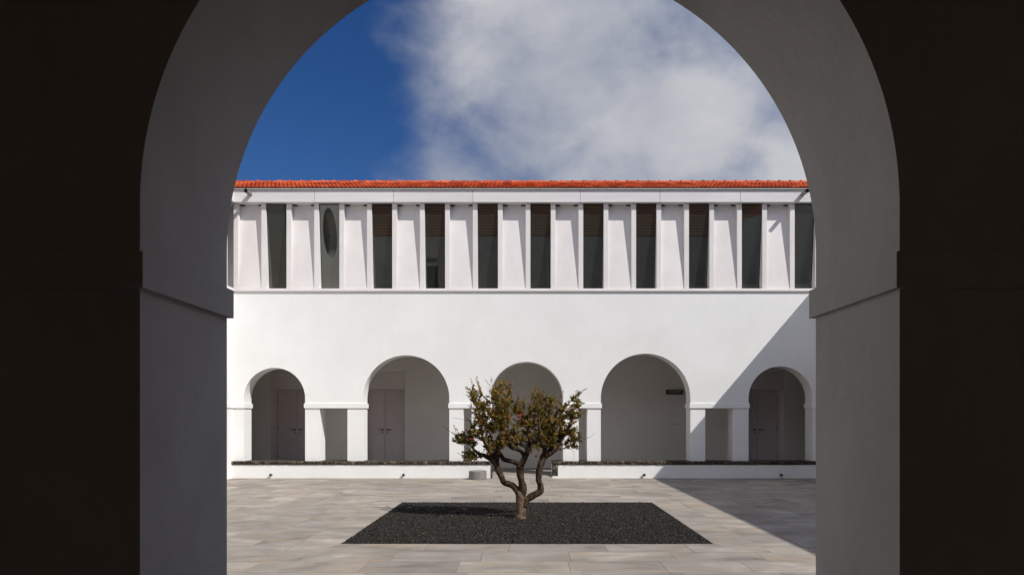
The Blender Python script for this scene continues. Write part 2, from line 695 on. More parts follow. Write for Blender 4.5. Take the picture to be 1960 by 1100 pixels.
order = []
for poly in slabs:
    cx = sum(p[0] for p in poly) / len(poly)
    cy = sum(p[1] for p in poly) / len(poly)
    pmin = min(1008.5 + p[0] * FPX / p[1] for p in poly)
    pmax = max(1008.5 + p[0] * FPX / p[1] for p in poly)
    seen = pmax > 425 and pmin < 1570 and max(p[1] for p in poly) > 6.9
    order.append((0 if seen else 1, cy, cx, poly))
order.sort(key=lambda t: (t[0], t[1]))
for idx, (uns, cy, cx, poly) in enumerate(order):
    z = random.uniform(-0.0015, 0.0015)
    if uns == 0 and idx < 300:
        mb = MB().prism([(p[0] - cx, p[1] - cy) for p in poly], [], 'z', -0.045, z)
        add('paving_slab', mb.mesh('paving_slab'), M['paving'], pav, (cx, cy, 0))
        cnt += 1
    else:
        rest.prism(poly, [], 'z', -0.045, z)
part('outer_slabs', rest, M['paving'], pav, kind='stuff')
print('slabs', cnt, len(slabs))

# gravel bed
bed = part('gravel_bed', MB().box(-BX - 0.018, BX + 0.018, BY0 - 0.018, BY1 + 0.018, -0.09, -0.03), M['gravel_base'], kind='structure')
phi = (1 + 5 ** 0.5) / 2
ico = np.array([(-1, phi, 0), (1, phi, 0), (-1, -phi, 0), (1, -phi, 0), (0, -1, phi), (0, 1, phi), (0, -1, -phi), (0, 1, -phi),
                (phi, 0, -1), (phi, 0, 1), (-phi, 0, -1), (-phi, 0, 1)], float)
ico /= np.linalg.norm(ico[0])
icof = np.array([(0, 11, 5), (0, 5, 1), (0, 1, 7), (0, 7, 10), (0, 10, 11), (1, 5, 9), (5, 11, 4), (11, 10, 2), (10, 7, 6), (7, 1, 8),
                 (3, 9, 4), (3, 4, 2), (3, 2, 6), (3, 6, 8), (3, 8, 9), (4, 9, 5), (2, 4, 11), (6, 2, 10), (8, 6, 7), (9, 8, 1)])


def stones(n, x0, x1, y0, y1, z0, z1, r0, r1):
    c0 = np.stack([rng.uniform(x0, x1, n), rng.uniform(y0, y1, n), rng.uniform(z0, z1, n)], 1)
    r = rng.uniform(r0, r1, n) ** 1.0
    v = ico[None] * (1 + 0.28 * rng.standard_normal((n, 12, 1))) * r[:, None, None]
    v = v * rng.uniform(0.7, 1.25, (n, 1, 3))
    v = v + c0[:, None]
    f = icof[None] + (np.arange(n) * 12)[:, None, None]
    tone = np.repeat(rng.uniform(0, 1, n), 12)
    return v.reshape(-1, 3), f.reshape(-1, 3), tone


def np_mesh(name, v, f, tone=None):
    me = bpy.data.meshes.new(name)
    me.vertices.add(len(v))
    me.vertices.foreach_set('co', v.astype(np.float32).ravel())
    k = f.shape[1]
    me.loops.add(f.size)
    me.loops.foreach_set('vertex_index', f.astype(np.int32).ravel())
    me.polygons.add(len(f))
    me.polygons.foreach_set('loop_start', np.arange(0, f.size, k, dtype=np.int32))
    me.update(calc_edges=True)
    me.validate()
    if tone is not None:
        at_ = me.attributes.new('tone', 'FLOAT', 'POINT')
        at_.data.foreach_set('value', tone.astype(np.float32))
    return me


v, f, t = stones(72000, -BX + 0.004, BX - 0.004, BY0 + 0.004, BY1 - 0.004, -0.020, -0.002, 0.007, 0.0125)
add('gravel', np_mesh('gravel', v, f, t), M['gravel'], None, kind='stuff')

# ------------------------------------------------------------------ far building with the arcade
far = thing('arcade_building', 'long white two storey building with arched loggia and red tiled roof across the courtyard', 'building', (0, D, 0))
Z_LEDGE0, Z_LEDGE1 = 5.0, 5.08
SPR = 1.6 + (800 - 762) * S
SILL = 0.42
TH = 0.50
arches = [(467, 584), (695, 860), (938, 1078), (1150, 1321.5), (1432.8, 1555.5)]
slots = [(612, 665), (887, 902.6), (1107.7, 1124), (1349.8, 1403)]
holes = []
aw = []
for i, (l, r) in enumerate(arches):
    cx, rad = (fx(l) + fx(r)) / 2, (fx(r) - fx(l)) / 2
    aw.append((cx - rad, cx + rad))
    holes.append(arch_loop(cx, rad, SPR, -0.04 if i == 2 else SILL))
Z_IB, Z_IT = 1.6 + (800 - 780.8) * S, 1.6 + (800 - 771.6) * S
sw = []
for l, r in slots:
    sw.append((fx(l), fx(r)))
    holes.append([(fx(l), SILL), (fx(r), SILL), (fx(r), Z_IB + 0.02), (fx(l), Z_IB + 0.02)])
part('wall', MB().prism([(-10.6, -0.1), (10.6, -0.1), (10.6, Z_LEDGE0), (-10.6, Z_LEDGE0)], holes, 'y', D, D + TH), M['plaster'], far)

# impost bands between the arches (they wrap into the reveals and carry the slots)
edges = [-XH] + [e for w in aw for e in w] + [XH]
for i in range(0, len(edges), 2):
    x0, x1 = edges[i] - (0 if i == 0 else 0.028), edges[i + 1] + (0 if i == len(edges) - 2 else 0.028)
    part('impost_band', MB().box(x0, x1, D - 0.028, D + TH + 0.028, Z_IB, Z_IT, 0.006), M['plaster'], far, ((x0 + x1) / 2, D, Z_IB))

# loggia behind the arches
part('loggia_floor', MB().box(-10.0, 10.0, D + 0.001, YB + 0.9, -0.05, FLOOR), M['flag'], far)
part('threshold_ramp', MB().prism([(BF - 0.06, -0.02), (D + 0.0, -0.02), (D + 0.0, FLOOR - 0.001), (BF - 0.06, 0.003)], [], 'x', bx_(941.5) + 0.013, bx_(1057) - 0.003), M['flag'], far)
part('loggia_ceiling', MB().box(-10.3, 10.3, D + TH + 0.001, YB + 0.9, 3.85, 4.05), M['plaster'], far)
doors = [(-7.22, 'l'), (-4.46, 'l'), (7.25, 'r')]
DW = 0.69
dh = [[(x - DW, FLOOR), (x + DW, FLOOR), (x + DW, 3.03), (x - DW, 3.03)] for x, _ in doors]
part('loggia_wall', MB().prism([(-10.0, FLOOR - 0.05), (10.0, FLOOR - 0.05), (10.0, 3.849), (-10.0, 3.849)], dh, 'y', YB, YB + 0.62)
     .box(-10.3, -10.0, D + TH + 0.001, YB + 0.62, -0.05, 3.849).box(10.0, 10.3, D + TH + 0.001, YB + 0.62, -0.05, 3.849), M['loggia'], far)
for x, sd in doors:
    fr = part('door', MB().box(x - DW + 0.002, x - DW + 0.075, YB + 0.34, YB + 0.46, FLOOR, 2.50)
              .box(x + DW - 0.075, x + DW - 0.002, YB + 0.34, YB + 0.46, FLOOR, 2.50)
              .box(x - DW + 0.075, x + DW - 0.075, YB + 0.34, YB + 0.46, 2.44, 2.50)
              .box(x - DW, x + DW, YB + 0.56, YB + 0.60, FLOOR, 3.0), M['door'], far, (x, YB + 0.4, FLOOR))
    part('transom_panel', MB().box(x - DW + 0.004, x + DW - 0.004, YB + 0.018, YB + 0.34, 2.50, 3.026, 0.004), M['transom'], fr, (x, YB, 2.5))
    lw = DW - 0.08
    for sg in (-1, 1):
        xa, xb = sorted((x + sg * 0.004, x + sg * lw))
        part('door_leaf', MB().box(xa, xb, YB + 0.39, YB + 0.435, FLOOR + 0.008, 2.437, 0.003), M['door'], fr, (x + sg * lw, YB + 0.4, FLOOR))
        hx = x + sg * 0.075
        hm = MB().box(hx - 0.02, hx + 0.02, YB + 0.382, YB + 0.39, 1.215, 1.275, 0.002).box(hx - 0.014, hx + 0.014, YB + 0.382, YB + 0.39, 1.13, 1.175, 0.002)
        hm.cyl((hx, YB + 0.382, 1.245), (hx, YB + 0.335, 1.245), 0.011, seg=10)
        hm.cyl((hx - sg * 0.01, YB + 0.335, 1.245), (hx + sg * 0.13, YB + 0.335, 1.245), 0.011, seg=10)
        part('door_handle', hm, M['dark_metal'], fr, (hx, YB + 0.385, 1.245))
    for sg in (-1, 1):
        for hz in (0.42, 1.30, 2.20):
            part('hinge', MB().cyl((x + sg * (lw + 0.006), YB + 0.377, hz - 0.055), (x + sg * (lw + 0.006), YB + 0.377, hz + 0.055), 0.013, seg=8), M['dark_metal'], fr, (x + sg * lw, YB + 0.38, hz))

# ledge under the upper storey
part('ledge', MB().box(-10.6, 10.6, D - 0.045, D + 0.42, Z_LEDGE0 + 0.001, Z_LEDGE0 + 0.048, 0.004).box(-10.6, 10.6, D - 0.02, D + 0.42, Z_LEDGE0 + 0.049, Z_LEDGE1, 0.003), M['panel'], far)

# upper storey: fins, leaning panels and leaning windows
Z_U0, Z_U1 = Z_LEDGE1 + 0.001, 7.366
PER = 101.2 * S
X_BAY = fx(447)
FW = 0.128
fin_p = part('fin', MB().box(-FW / 2, FW / 2, D, D + 0.34, Z_U0, Z_U1, 0.004), M['panel'], far, (X_BAY + FW / 2, D, Z_U0)) if False else None
fin_me = MB().box(-FW / 2, FW / 2, 0, 0.34, 0, Z_U1 - Z_U0, 0.005).mesh('fin')
HH = Z_U1 - Z_U0
PW = 0.744 - FW
pm = MB()
vs = [(0.002, 0.012, 0.004), (PW - 0.002, 0.012, 0.004), (PW - 0.002, 0.172, HH - 0.004), (0.002, 0.172, HH - 0.004)]
a0 = [pm.bm.verts.new(p) for p in vs]
a1 = [pm.bm.verts.new((p[0], p[1] + 0.07, p[2])) for p in vs]
pm.bm.faces.new(a0)
pm.bm.faces.new(a1[::-1])
for i in range(4):
    j = (i + 1) % 4
    pm.bm.faces.new((a0[j], a0[i], a1[i], a1[j]))
panel_me = pm.mesh('panel')
WW = PER - 0.874
wm = MB()


def lean(x0, x1, t0, t1, y_off0, y_off1):
    """bar on the leaning window plane: t is the height along the plane"""
    def yy(t):
        return 0.245 - 0.215 * t / HH
    p = [(x0, yy(t0) + y_off0, t0), (x1, yy(t0) + y_off0, t0), (x1, yy(t1) + y_off0, t1), (x0, yy(t1) + y_off0, t1)]
    q = [(x, y - y_off0 + y_off1, z) for x, y, z in p]
    b0 = [wm.bm.verts.new(v_) for v_ in p]
    b1 = [wm.bm.verts.new(v_) for v_ in q]
    wm.bm.faces.new(b0)
    wm.bm.faces.new(b1[::-1])
    for i in range(4):
        j = (i + 1) % 4
        wm.bm.faces.new((b0[j], b0[i], b1[i], b1[j]))


lean(0.0015, 0.014, 0.004, HH - 0.004, -0.008, 0.05)
lean(WW - 0.014, WW - 0.0015, 0.004, HH - 0.004, -0.008, 0.05)
lean(0.0145, WW - 0.0145, 0.004, 0.022, -0.008, 0.05)
lean(0.0145, WW - 0.0145, HH - 0.03, HH - 0.004, -0.008, 0.05)
frame_me = wm.mesh('window_frame')
wm = MB()
lean(0.0148, WW - 0.0148, 0.0225, HH - 0.0305, 0.0, 0.012)
pane_me = wm.mesh('pane')
gap_shadow_me = MB().box(0, 0.115, 0, 0.07, 0, 0.022).mesh('gap_shadow')  # dark boxes standing in for the shadowed gaps at the panel tops
for k in range(-2, 13):
    xb = X_BAY + k * PER
    if k < 0 or k > 11:
        continue
    add('fin', fin_me, M['panel'], far, (xb + FW / 2, D, Z_U0))
    if k < 11:
        add('fin', fin_me, M['panel'], far, (xb + 0.744 + FW / 2, D, Z_U0))
        add('panel', panel_me, M['panel'], far, (xb + FW, D, Z_U0))
        w = add('window', frame_me, M['dark_metal'], far, (xb + 0.874, D, Z_U0))
        add('pane', pane_me, M['glass'], w, (xb + 0.874, D, Z_U0))
        add('gap_shadow', gap_shadow_me, M['dark_metal'], far, (xb + FW + 0.004, D + 0.10, Z_U1 - 0.024))
        add('gap_shadow', gap_shadow_me, M['dark_metal'], far, (xb + 0.744 - 0.119, D + 0.10, Z_U1 - 0.024))
part('upper_wall', MB().box(-10.6, 10.6, D + 0.42, D + 0.6, Z_LEDGE0 + 0.001, 7.73)
     .box(X_BAY + 11 * PER + FW + 0.002, 10.6, D + 0.05, D + 0.419, Z_U0, Z_U1), M['plaster'], far)
part('rear_wall', MB().box(-10.6, 10.6, D + 4.6, D + 4.8, -0.1, 7.73).box(-10.6, -10.4, D + 0.601, D + 4.599, 4.06, 7.73)
     .box(10.4, 10.6, D + 0.601, D + 4.599, 4.06, 7.73), M['plaster'], far)
# beam over the windows, cast in lengths
bj = [300, 447, 602, 753, 905, 1110.5, 1263.5, 1417, 1569, 1760]
for l, r in zip(bj, bj[1:]):
    x0, x1 = (l - 1008.5) * 0.01396 + 0.004, (r - 1008.5) * 0.01396 - 0.004
    part('beam', MB().box(x0, x1, D - 0.11, D + 0.418, Z_U1 + 0.001, 7.695, 0.004), M['board'], far, ((x0 + x1) / 2, D - 0.11, Z_U1))
part('gutter', MB().box(-10.6, 10.6, D - 0.155, D + 0.1, 7.697, 7.722, 0.004), M['zinc'], far)
for x in (-7.385, 7.365):
    sp_ = MB()
    sp_.cyl((x, D - 0.10, 7.575), (x, D - 0.42, 7.572), 0.054, seg=20, cap=False)
    sp_.cyl((x, D - 0.10, 7.575), (x, D - 0.42, 7.572), 0.046, seg=20, cap=False)
    sp_.cyl((x, D - 0.18, 7.574), (x, D - 0.17, 7.574), 0.046, seg=20)
    o = part('rain_spout', sp_, M['metal'], far, (x, D - 0.11, 7.575), smooth=True)


# ------------------------------------------------------------------ tiled roofs
TW = 0.22


def tile_mesh(length, n=12):
    m_ = MB()
    rows_ = [[], [], []]
    for i in range(n + 1):
        x = TW * i / n
        h_ = 0.019 * (0.5 - 0.5 * math.cos(2 * math.pi * (x / 0.11))) ** 0.8
        rows_[0].append(m_.bm.verts.new((x, 0.0, h_ + 0.002)))
        rows_[1].append(m_.bm.verts.new((x, 0.0, h_ + 0.036)))
        rows_[2].append(m_.bm.verts.new((x, length, h_ + 0.006)))
    for A, B in zip(rows_, rows_[1:]):
        for i in range(n):
            m_.bm.faces.new((A[i], A[i + 1], B[i + 1], B[i]))
    return m_


def roof(parent, x0, x1, ey, ez, ry, rz, nrow, single_rows, vx0, vx1, mat='tile'):
    """tiled slope from the eave (ey, ez) up to the ridge (ry, rz), with capping tiles"""
    sgn = 1 if ry > ey else -1
    ln = math.hypot(ry - ey, rz - ez)
    ang = math.atan2(rz - ez, abs(ry - ey))
    deck = MB()
    t_ = 0.022
    if sgn > 0:
        deck.prism([(ey + 0.06, ez + 0.012), (ry, rz - 0.004), (2 * ry - ey, ez - 0.004), (2 * ry - ey, ez - t_), (ry, rz - t_ - 0.02), (ey + 0.06, ez + 0.012 - t_)][::1], [], 'x', x0, x1)
    else:
        deck.prism([(ey - 0.02, ez - 0.004), (ry, rz - 0.004), (ry - 1.0, rz - 0.45), (ry - 1.0, rz - 0.45 - t_), (ry, rz - t_ - 0.02), (ey - 0.02, ez - t_)], [], 'x', x0, x1)
    ro = part('roof', deck, M[mat], parent, ((x0 + x1) / 2, ey, ez))
    step = ln / nrow
    rot = Matrix.Rotation(ang, 4, 'X') if sgn > 0 else Matrix.Rotation(math.pi, 4, 'Z') @ Matrix.Rotation(ang, 4, 'X')
    tm = tile_mesh(step * 1.08).mesh('roof_tile')
    tm.transform(rot)
    co = np.zeros(len(tm.vertices) * 3)
    tm.vertices.foreach_get('co', co)
    co = co.reshape(-1, 3)
    fc = np.array([tuple(p.vertices) for p in tm.polygons])
    V, F = [], []
    nn = 0
    ntile = int((x1 - x0) / TW)
    for r_ in range(nrow):
        oy, oz = ey + sgn * math.cos(ang) * r_ * step, ez + math.sin(ang) * r_ * step
        for i in range(ntile):
            x = x0 + i * TW + (0 if sgn > 0 else TW)
            if r_ < single_rows and vx0 <= x0 + i * TW <= vx1:
                add('roof_tile', tm, M[mat], ro, (x, oy, oz + random.uniform(-0.002, 0.002)))
            else:
                V.append(co + (x, oy, oz))
                F.append(fc + nn)
                nn += len(co)
    me = np_mesh('upper_tiles', np.concatenate(V) - np.array(wloc(ro)), np.concatenate(F))
    add('upper_tiles', me, M[mat], ro, wloc(ro), kind='stuff')
    # ridge caps
    SP = 0.313
    cap = MB()
    prof = []
    for v_, r_ in ((0.0, 0.098), (0.05, 0.098), (0.052, 0.084), (0.35, 0.072)):
        prof.append([cap.bm.verts.new((v_, r_ * math.cos(math.pi * q / 8) * 1.1, r_ * math.sin(math.pi * q / 8) - 0.025)) for q in range(9)])
    for A, B in zip(prof, prof[1:]):
        for q in range(8):
            cap.bm.faces.new((A[q], A[q + 1], B[q + 1], B[q]))
    cap.bm.faces.new(prof[0])
    cm = cap.mesh('ridge_tile')
    for i in range(int((x1 - x0) / SP)):
        add('ridge_tile', cm, M[mat], ro, (x0 + i * SP, ry, rz + random.uniform(-0.003, 0.003)))
    return ro


roof(far, -10.6, 10.6, D - 0.16, 7.728, D + 1.34, 8.385, 5, 4, -7.95, 7.85)

# ------------------------------------------------------------------ low bench walls in front of the loggia
ZC0, ZC1 = 0.36, 0.452


def bench(x0, x1, label, end_post=None):
    t_ = thing('low_wall', label, 'wall', ((x0 + x1) / 2, BF, 0), 'low walls in front of the loggia')
    part('wall_face', MB().box(x0, x1, BF, D + TH - 0.06, -0.1, ZC0, 0.004), M['plaster'], t_)
    x = x0
    while x < x1 - 0.01:
        e = min(x + random.uniform(1.0, 1.5), x1)
        if x1 - e < 0.4:
            e = x1
        n = max(6, int((e - x) / 0.035))
        m_ = MB()
        cols = []
        for i in range(n + 1):
            xx = x + 0.002 + (e - x - 0.004) * i / n
            j1 = 0.012 * mnoise.noise(Vector((xx * 9, 0.3, 1.0))) + 0.012 * mnoise.noise(Vector((xx * 31, 1.3, 1.0)))
            j2 = 0.012 * mnoise.noise(Vector((xx * 11, 4.3, 2.0))) + 0.010 * mnoise.noise(Vector((xx * 29, 2.3, 1.0)))
            j3 = 0.006 * mnoise.noise(Vector((xx * 8, 7.3, 2.0)))
            yf = BF - 0.035
            cols.append([m_.bm.verts.new(p) for p in ((xx, D + TH - 0.05, ZC0 + 0.001), (xx, yf + 0.012 + j2, ZC0 + 0.001 + abs(j2) * 0.9), (xx, yf + j1, ZC0 + 0.04),
                                                     (xx, yf + j2, ZC1 - 0.018 + j3), (xx, yf + 0.02 + j1, ZC1 + j3), (xx, D + TH - 0.05, ZC1))])
        for A, B in zip(cols, cols[1:]):
            for q in range(6):
                m_.bm.faces.new((A[q], A[(q + 1) % 6], B[(q + 1) % 6], B[q]))
        m_.bm.faces.new(cols[0])
        m_.bm.faces.new(cols[-1][::-1])
        part('coping_stone', m_, M['basalt'], t_, ((x + e) / 2, BF, ZC0))
        x = e
    return t_


XLE, XRE = bx_(941), bx_(1057)
bl = bench(-XH, XLE, 'white low wall with dark rough coping left of the tree, concrete drum standing before it')
brr = bench(bx_(1057), XH, 'white low wall with dark rough coping right of the tree, ending in a dark stone post')
# the coping would cut through the piers: the piers stand on it, so the post and edge strip finish the opening
part('end_post', MB().box(bx_(1057) - 0.002, bx_(1068), BF - 0.012, BF + 0.12, FLOOR, ZC0 - 0.001, 0.006), M['basalt'], brr)
part('end_strip', MB().box(XLE - 0.012, XLE + 0.012, BF - 0.02, BF + 0.3, -0.02, ZC0 - 0.001, 0.004), M['basalt'], bl)
for x, t_ in ((-6.83, bl), (-3.29, bl), (3.13, brr), (6.78, brr)):
    sp_ = MB()
    sp_.cyl((x, BF + 0.01, 0.095), (x, BF - 0.075, 0.092), 0.034, seg=16, cap=False)
    sp_.cyl((x, BF + 0.01, 0.095), (x, BF - 0.075, 0.092), 0.028, seg=16, cap=False)
    sp_.cyl((x, BF - 0.03, 0.093), (x, BF - 0.02, 0.093), 0.028, seg=16)
    part('drain_spout', sp_, M['metal'], t_, (x, BF, 0.095), smooth=True)

# ------------------------------------------------------------------ side wings
lw_ = thing('side_wing', 'white sunlit wing at the courtyard\'s left edge, mostly behind the arch', 'building', (-XH, 10, 0))
ocu = [(8.15 + 1.02 * math.cos(2 * math.pi * i / 48), 7.38 + 1.02 * math.sin(2 * math.pi * i / 48)) for i in range(48)]
gap = [(12.9, 5.1), (17.0, 5.1), (17.0, 9.0), (12.9, 9.0)]
part('wall', MB().prism([(YN1 + 0.004, -0.1), (D - 0.001, -0.1), (D - 0.001, 4.998), (YN1 + 0.004, 4.998)], [], 'x', -XH - 0.5, -XH), M['plaster'], lw_)
part('upper_wall', MB().prism([(YN1 + 0.004, 5.081), (D - 0.05, 5.081), (D - 0.05, 7.70), (17.25, 7.70), (17.25, 9.3), (YN1 + 0.004, 9.3)], [ocu, gap], 'x', -XH - 0.62, -XH - 0.30), M['panel'], lw_)
part('fin', MB().box(-XH - 0.299, -XH, 17.86, 17.99, 5.081, 7.368, 0.004), M['panel'], lw_)
part('ledge', MB().box(-XH - 0.5, -XH + 0.03, YN1 + 0.004, D - 0.047, 5.0, 5.08, 0.004), M['panel'], lw_)
part('reflected_panel', MB().box(-XH - 0.56, -XH - 0.48, 12.902, 16.998, 5.102, 8.998).box(-XH - 1.6, -XH - 1.5, 4.5, 11.5, 5.1, 9.2), M['concrete'], lw_)  # unseen grey panels added to set the tone of the window reflections
part('beam', MB().box(-XH - 0.299, -XH + 0.06, 17.26, D - 0.112, 7.37, 7.695, 0.004), M['board'], lw_)
part('impost_band', MB().box(-XH - 0.1, -XH + 0.028, D - 3.0, D - 0.030, Z_IB, Z_IT, 0.006), M['plaster'], lw_)
part('rear_wall', MB().box(-XH - 3.6, -XH - 3.4, YN1 + 0.004, D - 0.01, -0.1, 9.3).box(-XH - 3.4, -XH - 0.501, YN1 + 0.004, D - 0.01, 4.7, 4.95), M['timber'], lw_)
part('roof', MB().prism([(-XH + 0.12, 7.74), (-XH - 1.8, 8.6), (-XH - 3.8, 7.74), (-XH - 3.8, 7.68), (-XH - 1.8, 8.54), (-XH + 0.12, 7.697)], [], 'y', 17.3, D - 0.25)
     .box(-XH - 3.8, -XH + 0.1, YN1 + 0.3, 17.25, 9.302, 9.40), M['tile'], lw_)

rw_ = thing('side_wing', 'low white wing in shade at the courtyard\'s right edge, mostly behind the arch', 'building', (XH, 10, 0))
part('wall', MB().prism([(YN1 + 0.004, -0.1), (D - 0.001, -0.1), (D - 0.001, 5.19), (YN1 + 0.004, 5.19)],
                       [arch_loop(yc, 1.1, SPR, SILL, 32) for yc in (4.4, 7.6, 10.8, 14.0, 16.8)], 'x', XH, XH + 0.4), M['plaster'], rw_)
part('coping', MB().box(XH - 0.03, XH + 0.43, YN1 + 0.004, D - 0.05, 5.191, 5.25, 0.004), M['panel'], rw_)
part('terrace', MB().box(XH + 0.401, XH + 3.2, YN1 + 0.004, D - 0.05, 4.8, 4.99), M['flag'], rw_)
part('upper_wall', MB().prism([(YN1 + 0.004, 4.7), (D - 0.05, 4.7), (D - 0.05, 8.5), (YN1 + 0.004, 8.5)], [[(11, 5.0), (12.3, 5.0), (12.3, 7.0), (11, 7.0)]], 'x', XH + 2.9, XH + 3.2), M['plaster'], rw_)
part('rear_wall', MB().box(XH + 6.0, XH + 6.2, YN1 + 0.004, D - 0.05, -0.1, 8.47), M['timber'], rw_)
part('roof', MB().prism([(XH + 2.85, 8.54), (XH + 4.5, 10.15), (XH + 6.4, 8.54), (XH + 6.4, 8.48), (XH + 4.5, 10.08), (XH + 2.85, 8.505)], [], 'y', YN1 + 0.2, D - 0.1), M['tile'], rw_)

# ------------------------------------------------------------------ near building: the arch the picture is taken through
near = thing('gate_building', 'shadowed white wall with the large round arch framing the whole view', 'building', (0, YN1, 0))
ACX, AR, ASP = -0.018, 0.9595, 2.138
ND = (-5.1, 1.0)
nh = [arch_loop(ACX, AR, ASP, 0.015, 128), [(ND[0] - 0.6, 4.3), (ND[0] + 0.6, 4.3), (ND[0] + 0.6, 6.25), (ND[0] - 0.6, 6.25)],
      [(6.9, 4.3), (8.0, 4.3), (8.0, 6.2), (6.9, 6.2)]]
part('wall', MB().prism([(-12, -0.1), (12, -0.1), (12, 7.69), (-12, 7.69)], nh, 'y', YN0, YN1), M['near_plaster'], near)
PRJ = 0.016
ZI0, ZI1 = 1.927, 2.018
for sg in (-1, 1):
    xi = ACX + sg * (AR - PRJ)
    x0, x1 = sorted((xi, sg * 7.7))
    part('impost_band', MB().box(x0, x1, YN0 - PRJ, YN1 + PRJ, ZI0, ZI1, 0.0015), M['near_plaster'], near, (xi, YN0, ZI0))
part('floor', MB().box(-7, 7, -3.0, YN0 - 0.001, -0.09, 0.012), M['flag'], near)
part('ceiling', MB().box(-7, 7, -3.0, YN0 - 0.001, 3.9, 4.1), M['near_plaster'], near)
part('rear_wall', MB().box(-12, 12, -3.3, -3.0, -0.1, 7.69).box(-7.2, -7.0, -3.0, YN0 - 0.001, -0.1, 3.9).box(7.0, 7.2, -3.0, YN0 - 0.001, -0.1, 3.9)
     .box(-12, -11.7, -2.999, YN0 - 0.001, -0.1, 7.69).box(11.7, 12, -2.999, YN0 - 0.001, -0.1, 7.69), M['timber'], near)
part('bounce_wall', MB().box(-2.8, 2.8, -1.7, -1.5, 0.013, 3.899).box(-2.8, -2.6, -1.499, YN0 - 0.001, 0.013, 3.899).box(2.6, 2.8, -1.499, YN0 - 0.001, 0.013, 3.899), M['ochre'], near)  # unseen walls added round the camera to bounce warm light onto the arch wall
for xc, w in ((-2.6, 0.55), (1.5, 0.5)):
    part('upper_door', MB().box(xc - w, xc + w, YN1 - 0.02, YN1 + 0.03, 4.3, 6.3, 0.004), M['transom'], near, (xc, YN1, 4.3))
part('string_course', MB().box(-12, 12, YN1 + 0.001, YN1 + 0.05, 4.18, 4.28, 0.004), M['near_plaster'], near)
part('sign_box', MB().box(ND[0] - 0.2, ND[0] + 0.55, YN1 + 0.001, YN1 + 0.14, 6.42, 6.62, 0.006), M['dark_metal'], near)
roof(near, -12, 15, YN1 + 0.03, 7.70, YN1 - 4.0, 10.0, 13, 0, 0, 0, 'old_tile')
part('gable_wall', MB().box(-12, 12, YN1 - 5.2, YN1 - 5.0, 7.0, 9.4), M['timber'], near)

# ------------------------------------------------------------------ lamp and small sign on the loggia wall
SBW = YB / FPX


def wx(px):
    return (px - 1008.5) * SBW


def wz(py):
    return 1.6 + (800 - py) * SBW


lx0, lx1, lz0, lz1 = wx(1274.5), wx(1305), wz(754.5), wz(745.5)
lamp = thing('wall_lamp', 'dark oblong bulkhead lamp high on the loggia wall inside the fourth arch', 'lamp', ((lx0 + lx1) / 2, YB, lz0))
part('housing', MB().box(lx0, lx1, YB - 0.05, YB - 0.001, lz0, lz1, 0.006)
     .box(lx0, lx1, YB - 0.11, YB - 0.051, lz0, lz0 + 0.028, 0.004).box(lx0, lx0 + 0.05, YB - 0.11, YB - 0.051, lz0 + 0.029, lz1, 0.004)
     .box(lx1 - 0.05, lx1, YB - 0.11, YB - 0.051, lz0 + 0.029, lz1, 0.004), M['dark_metal'], lamp)
part('lens', MB().box(lx0 + 0.052, lx1 - 0.052, YB - 0.10, YB - 0.051, lz0 + 0.030, lz1 - 0.006, 0.01), M['lens'], lamp)
sg_ = part('wall_sign', MB().box(wx(1276), wx(1300), YB - 0.012, YB - 0.001, wz(811.4), wz(809.6), 0.002), M['zinc'], None, (wx(1288), YB, wz(811)))
tag(sg_, 'thin narrow grey strip sign on the loggia wall below the oblong lamp', 'sign')

# ------------------------------------------------------------------ concrete drum by the low wall
dx, dy, dr = (914.5 - 1008.5) * 17.95 / FPX, 17.93, 0.232
drum = thing('concrete_drum', 'low round grey concrete drum standing by the left low wall near the opening', 'drum', (dx, dy, 0))
part('body', MB().lathe([(0, 0.001), (dr - 0.008, 0.001), (dr, 0.01), (dr, 0.212), (dr - 0.008, 0.222), (dr - 0.04, 0.222), (dr - 0.045, 0.19), (0, 0.19)], dx, dy, 56), M['concrete'], drum, smooth=False)
part('cover', MB().lathe([(0, 0.191), (dr - 0.052, 0.191), (dr - 0.052, 0.206), (dr - 0.06, 0.212), (0, 0.212)], dx, dy, 48), M['metal'], drum)

# ------------------------------------------------------------------ the tree
TY = 11.0
PPM = FPX / TY
TZ0 = 0.0


def tp(cx, cy, dep=0.0):
    """point of the tree from its outline (measured on an enlarged crop), with its own depth"""
    px, py = 840 + cx / 3.55, 700 + cy / 3.55
    return Vector(((px - 1008.5) / PPM, TY + dep, 1.6 + (800 - py) / PPM))


def smooth_path(pts, rad, sub=7):
    P, R = [], []
    n = len(pts)
    for i in range(n - 1):
        p0, p1, p2, p3 = pts[max(i - 1, 0)], pts[i], pts[i + 1], pts[min(i + 2, n - 1)]
        for k in range(sub):
            t_ = k / sub
            P.append(0.5 * ((2 * p1) + (p2 - p0) * t_ + (2 * p0 - 5 * p1 + 4 * p2 - p3) * t_ ** 2 + (3 * p1 - p0 - 3 * p2 + p3) * t_ ** 3))
            R.append(rad[i] + (rad[i + 1] - rad[i]) * t_)
    P.append(pts[-1])
    R.append(rad[-1])
    return P, R


tree = thing('pomegranate_tree', 'small gnarled tree with three limbs, ochre leaves and red flowers, in the dark gravel', 'tree', (tp(555, 1030).x, TY, 0))
cm_ = 1 / 3.55 / PPM       # metres per crop pixel
skel = []


def limb(name, pts, widths, seg=14, parent=tree, keep=0.35, seed=0.0):
    P, R = smooth_path([tp(*p) for p in pts], [w_ * cm_ / 2 for w_ in widths])
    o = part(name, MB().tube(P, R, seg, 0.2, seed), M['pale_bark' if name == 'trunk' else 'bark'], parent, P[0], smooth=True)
    k = int(len(P) * keep)
    skel.extend([(p, r_) for p, r_ in zip(P[k:], R[k:])])
    return o


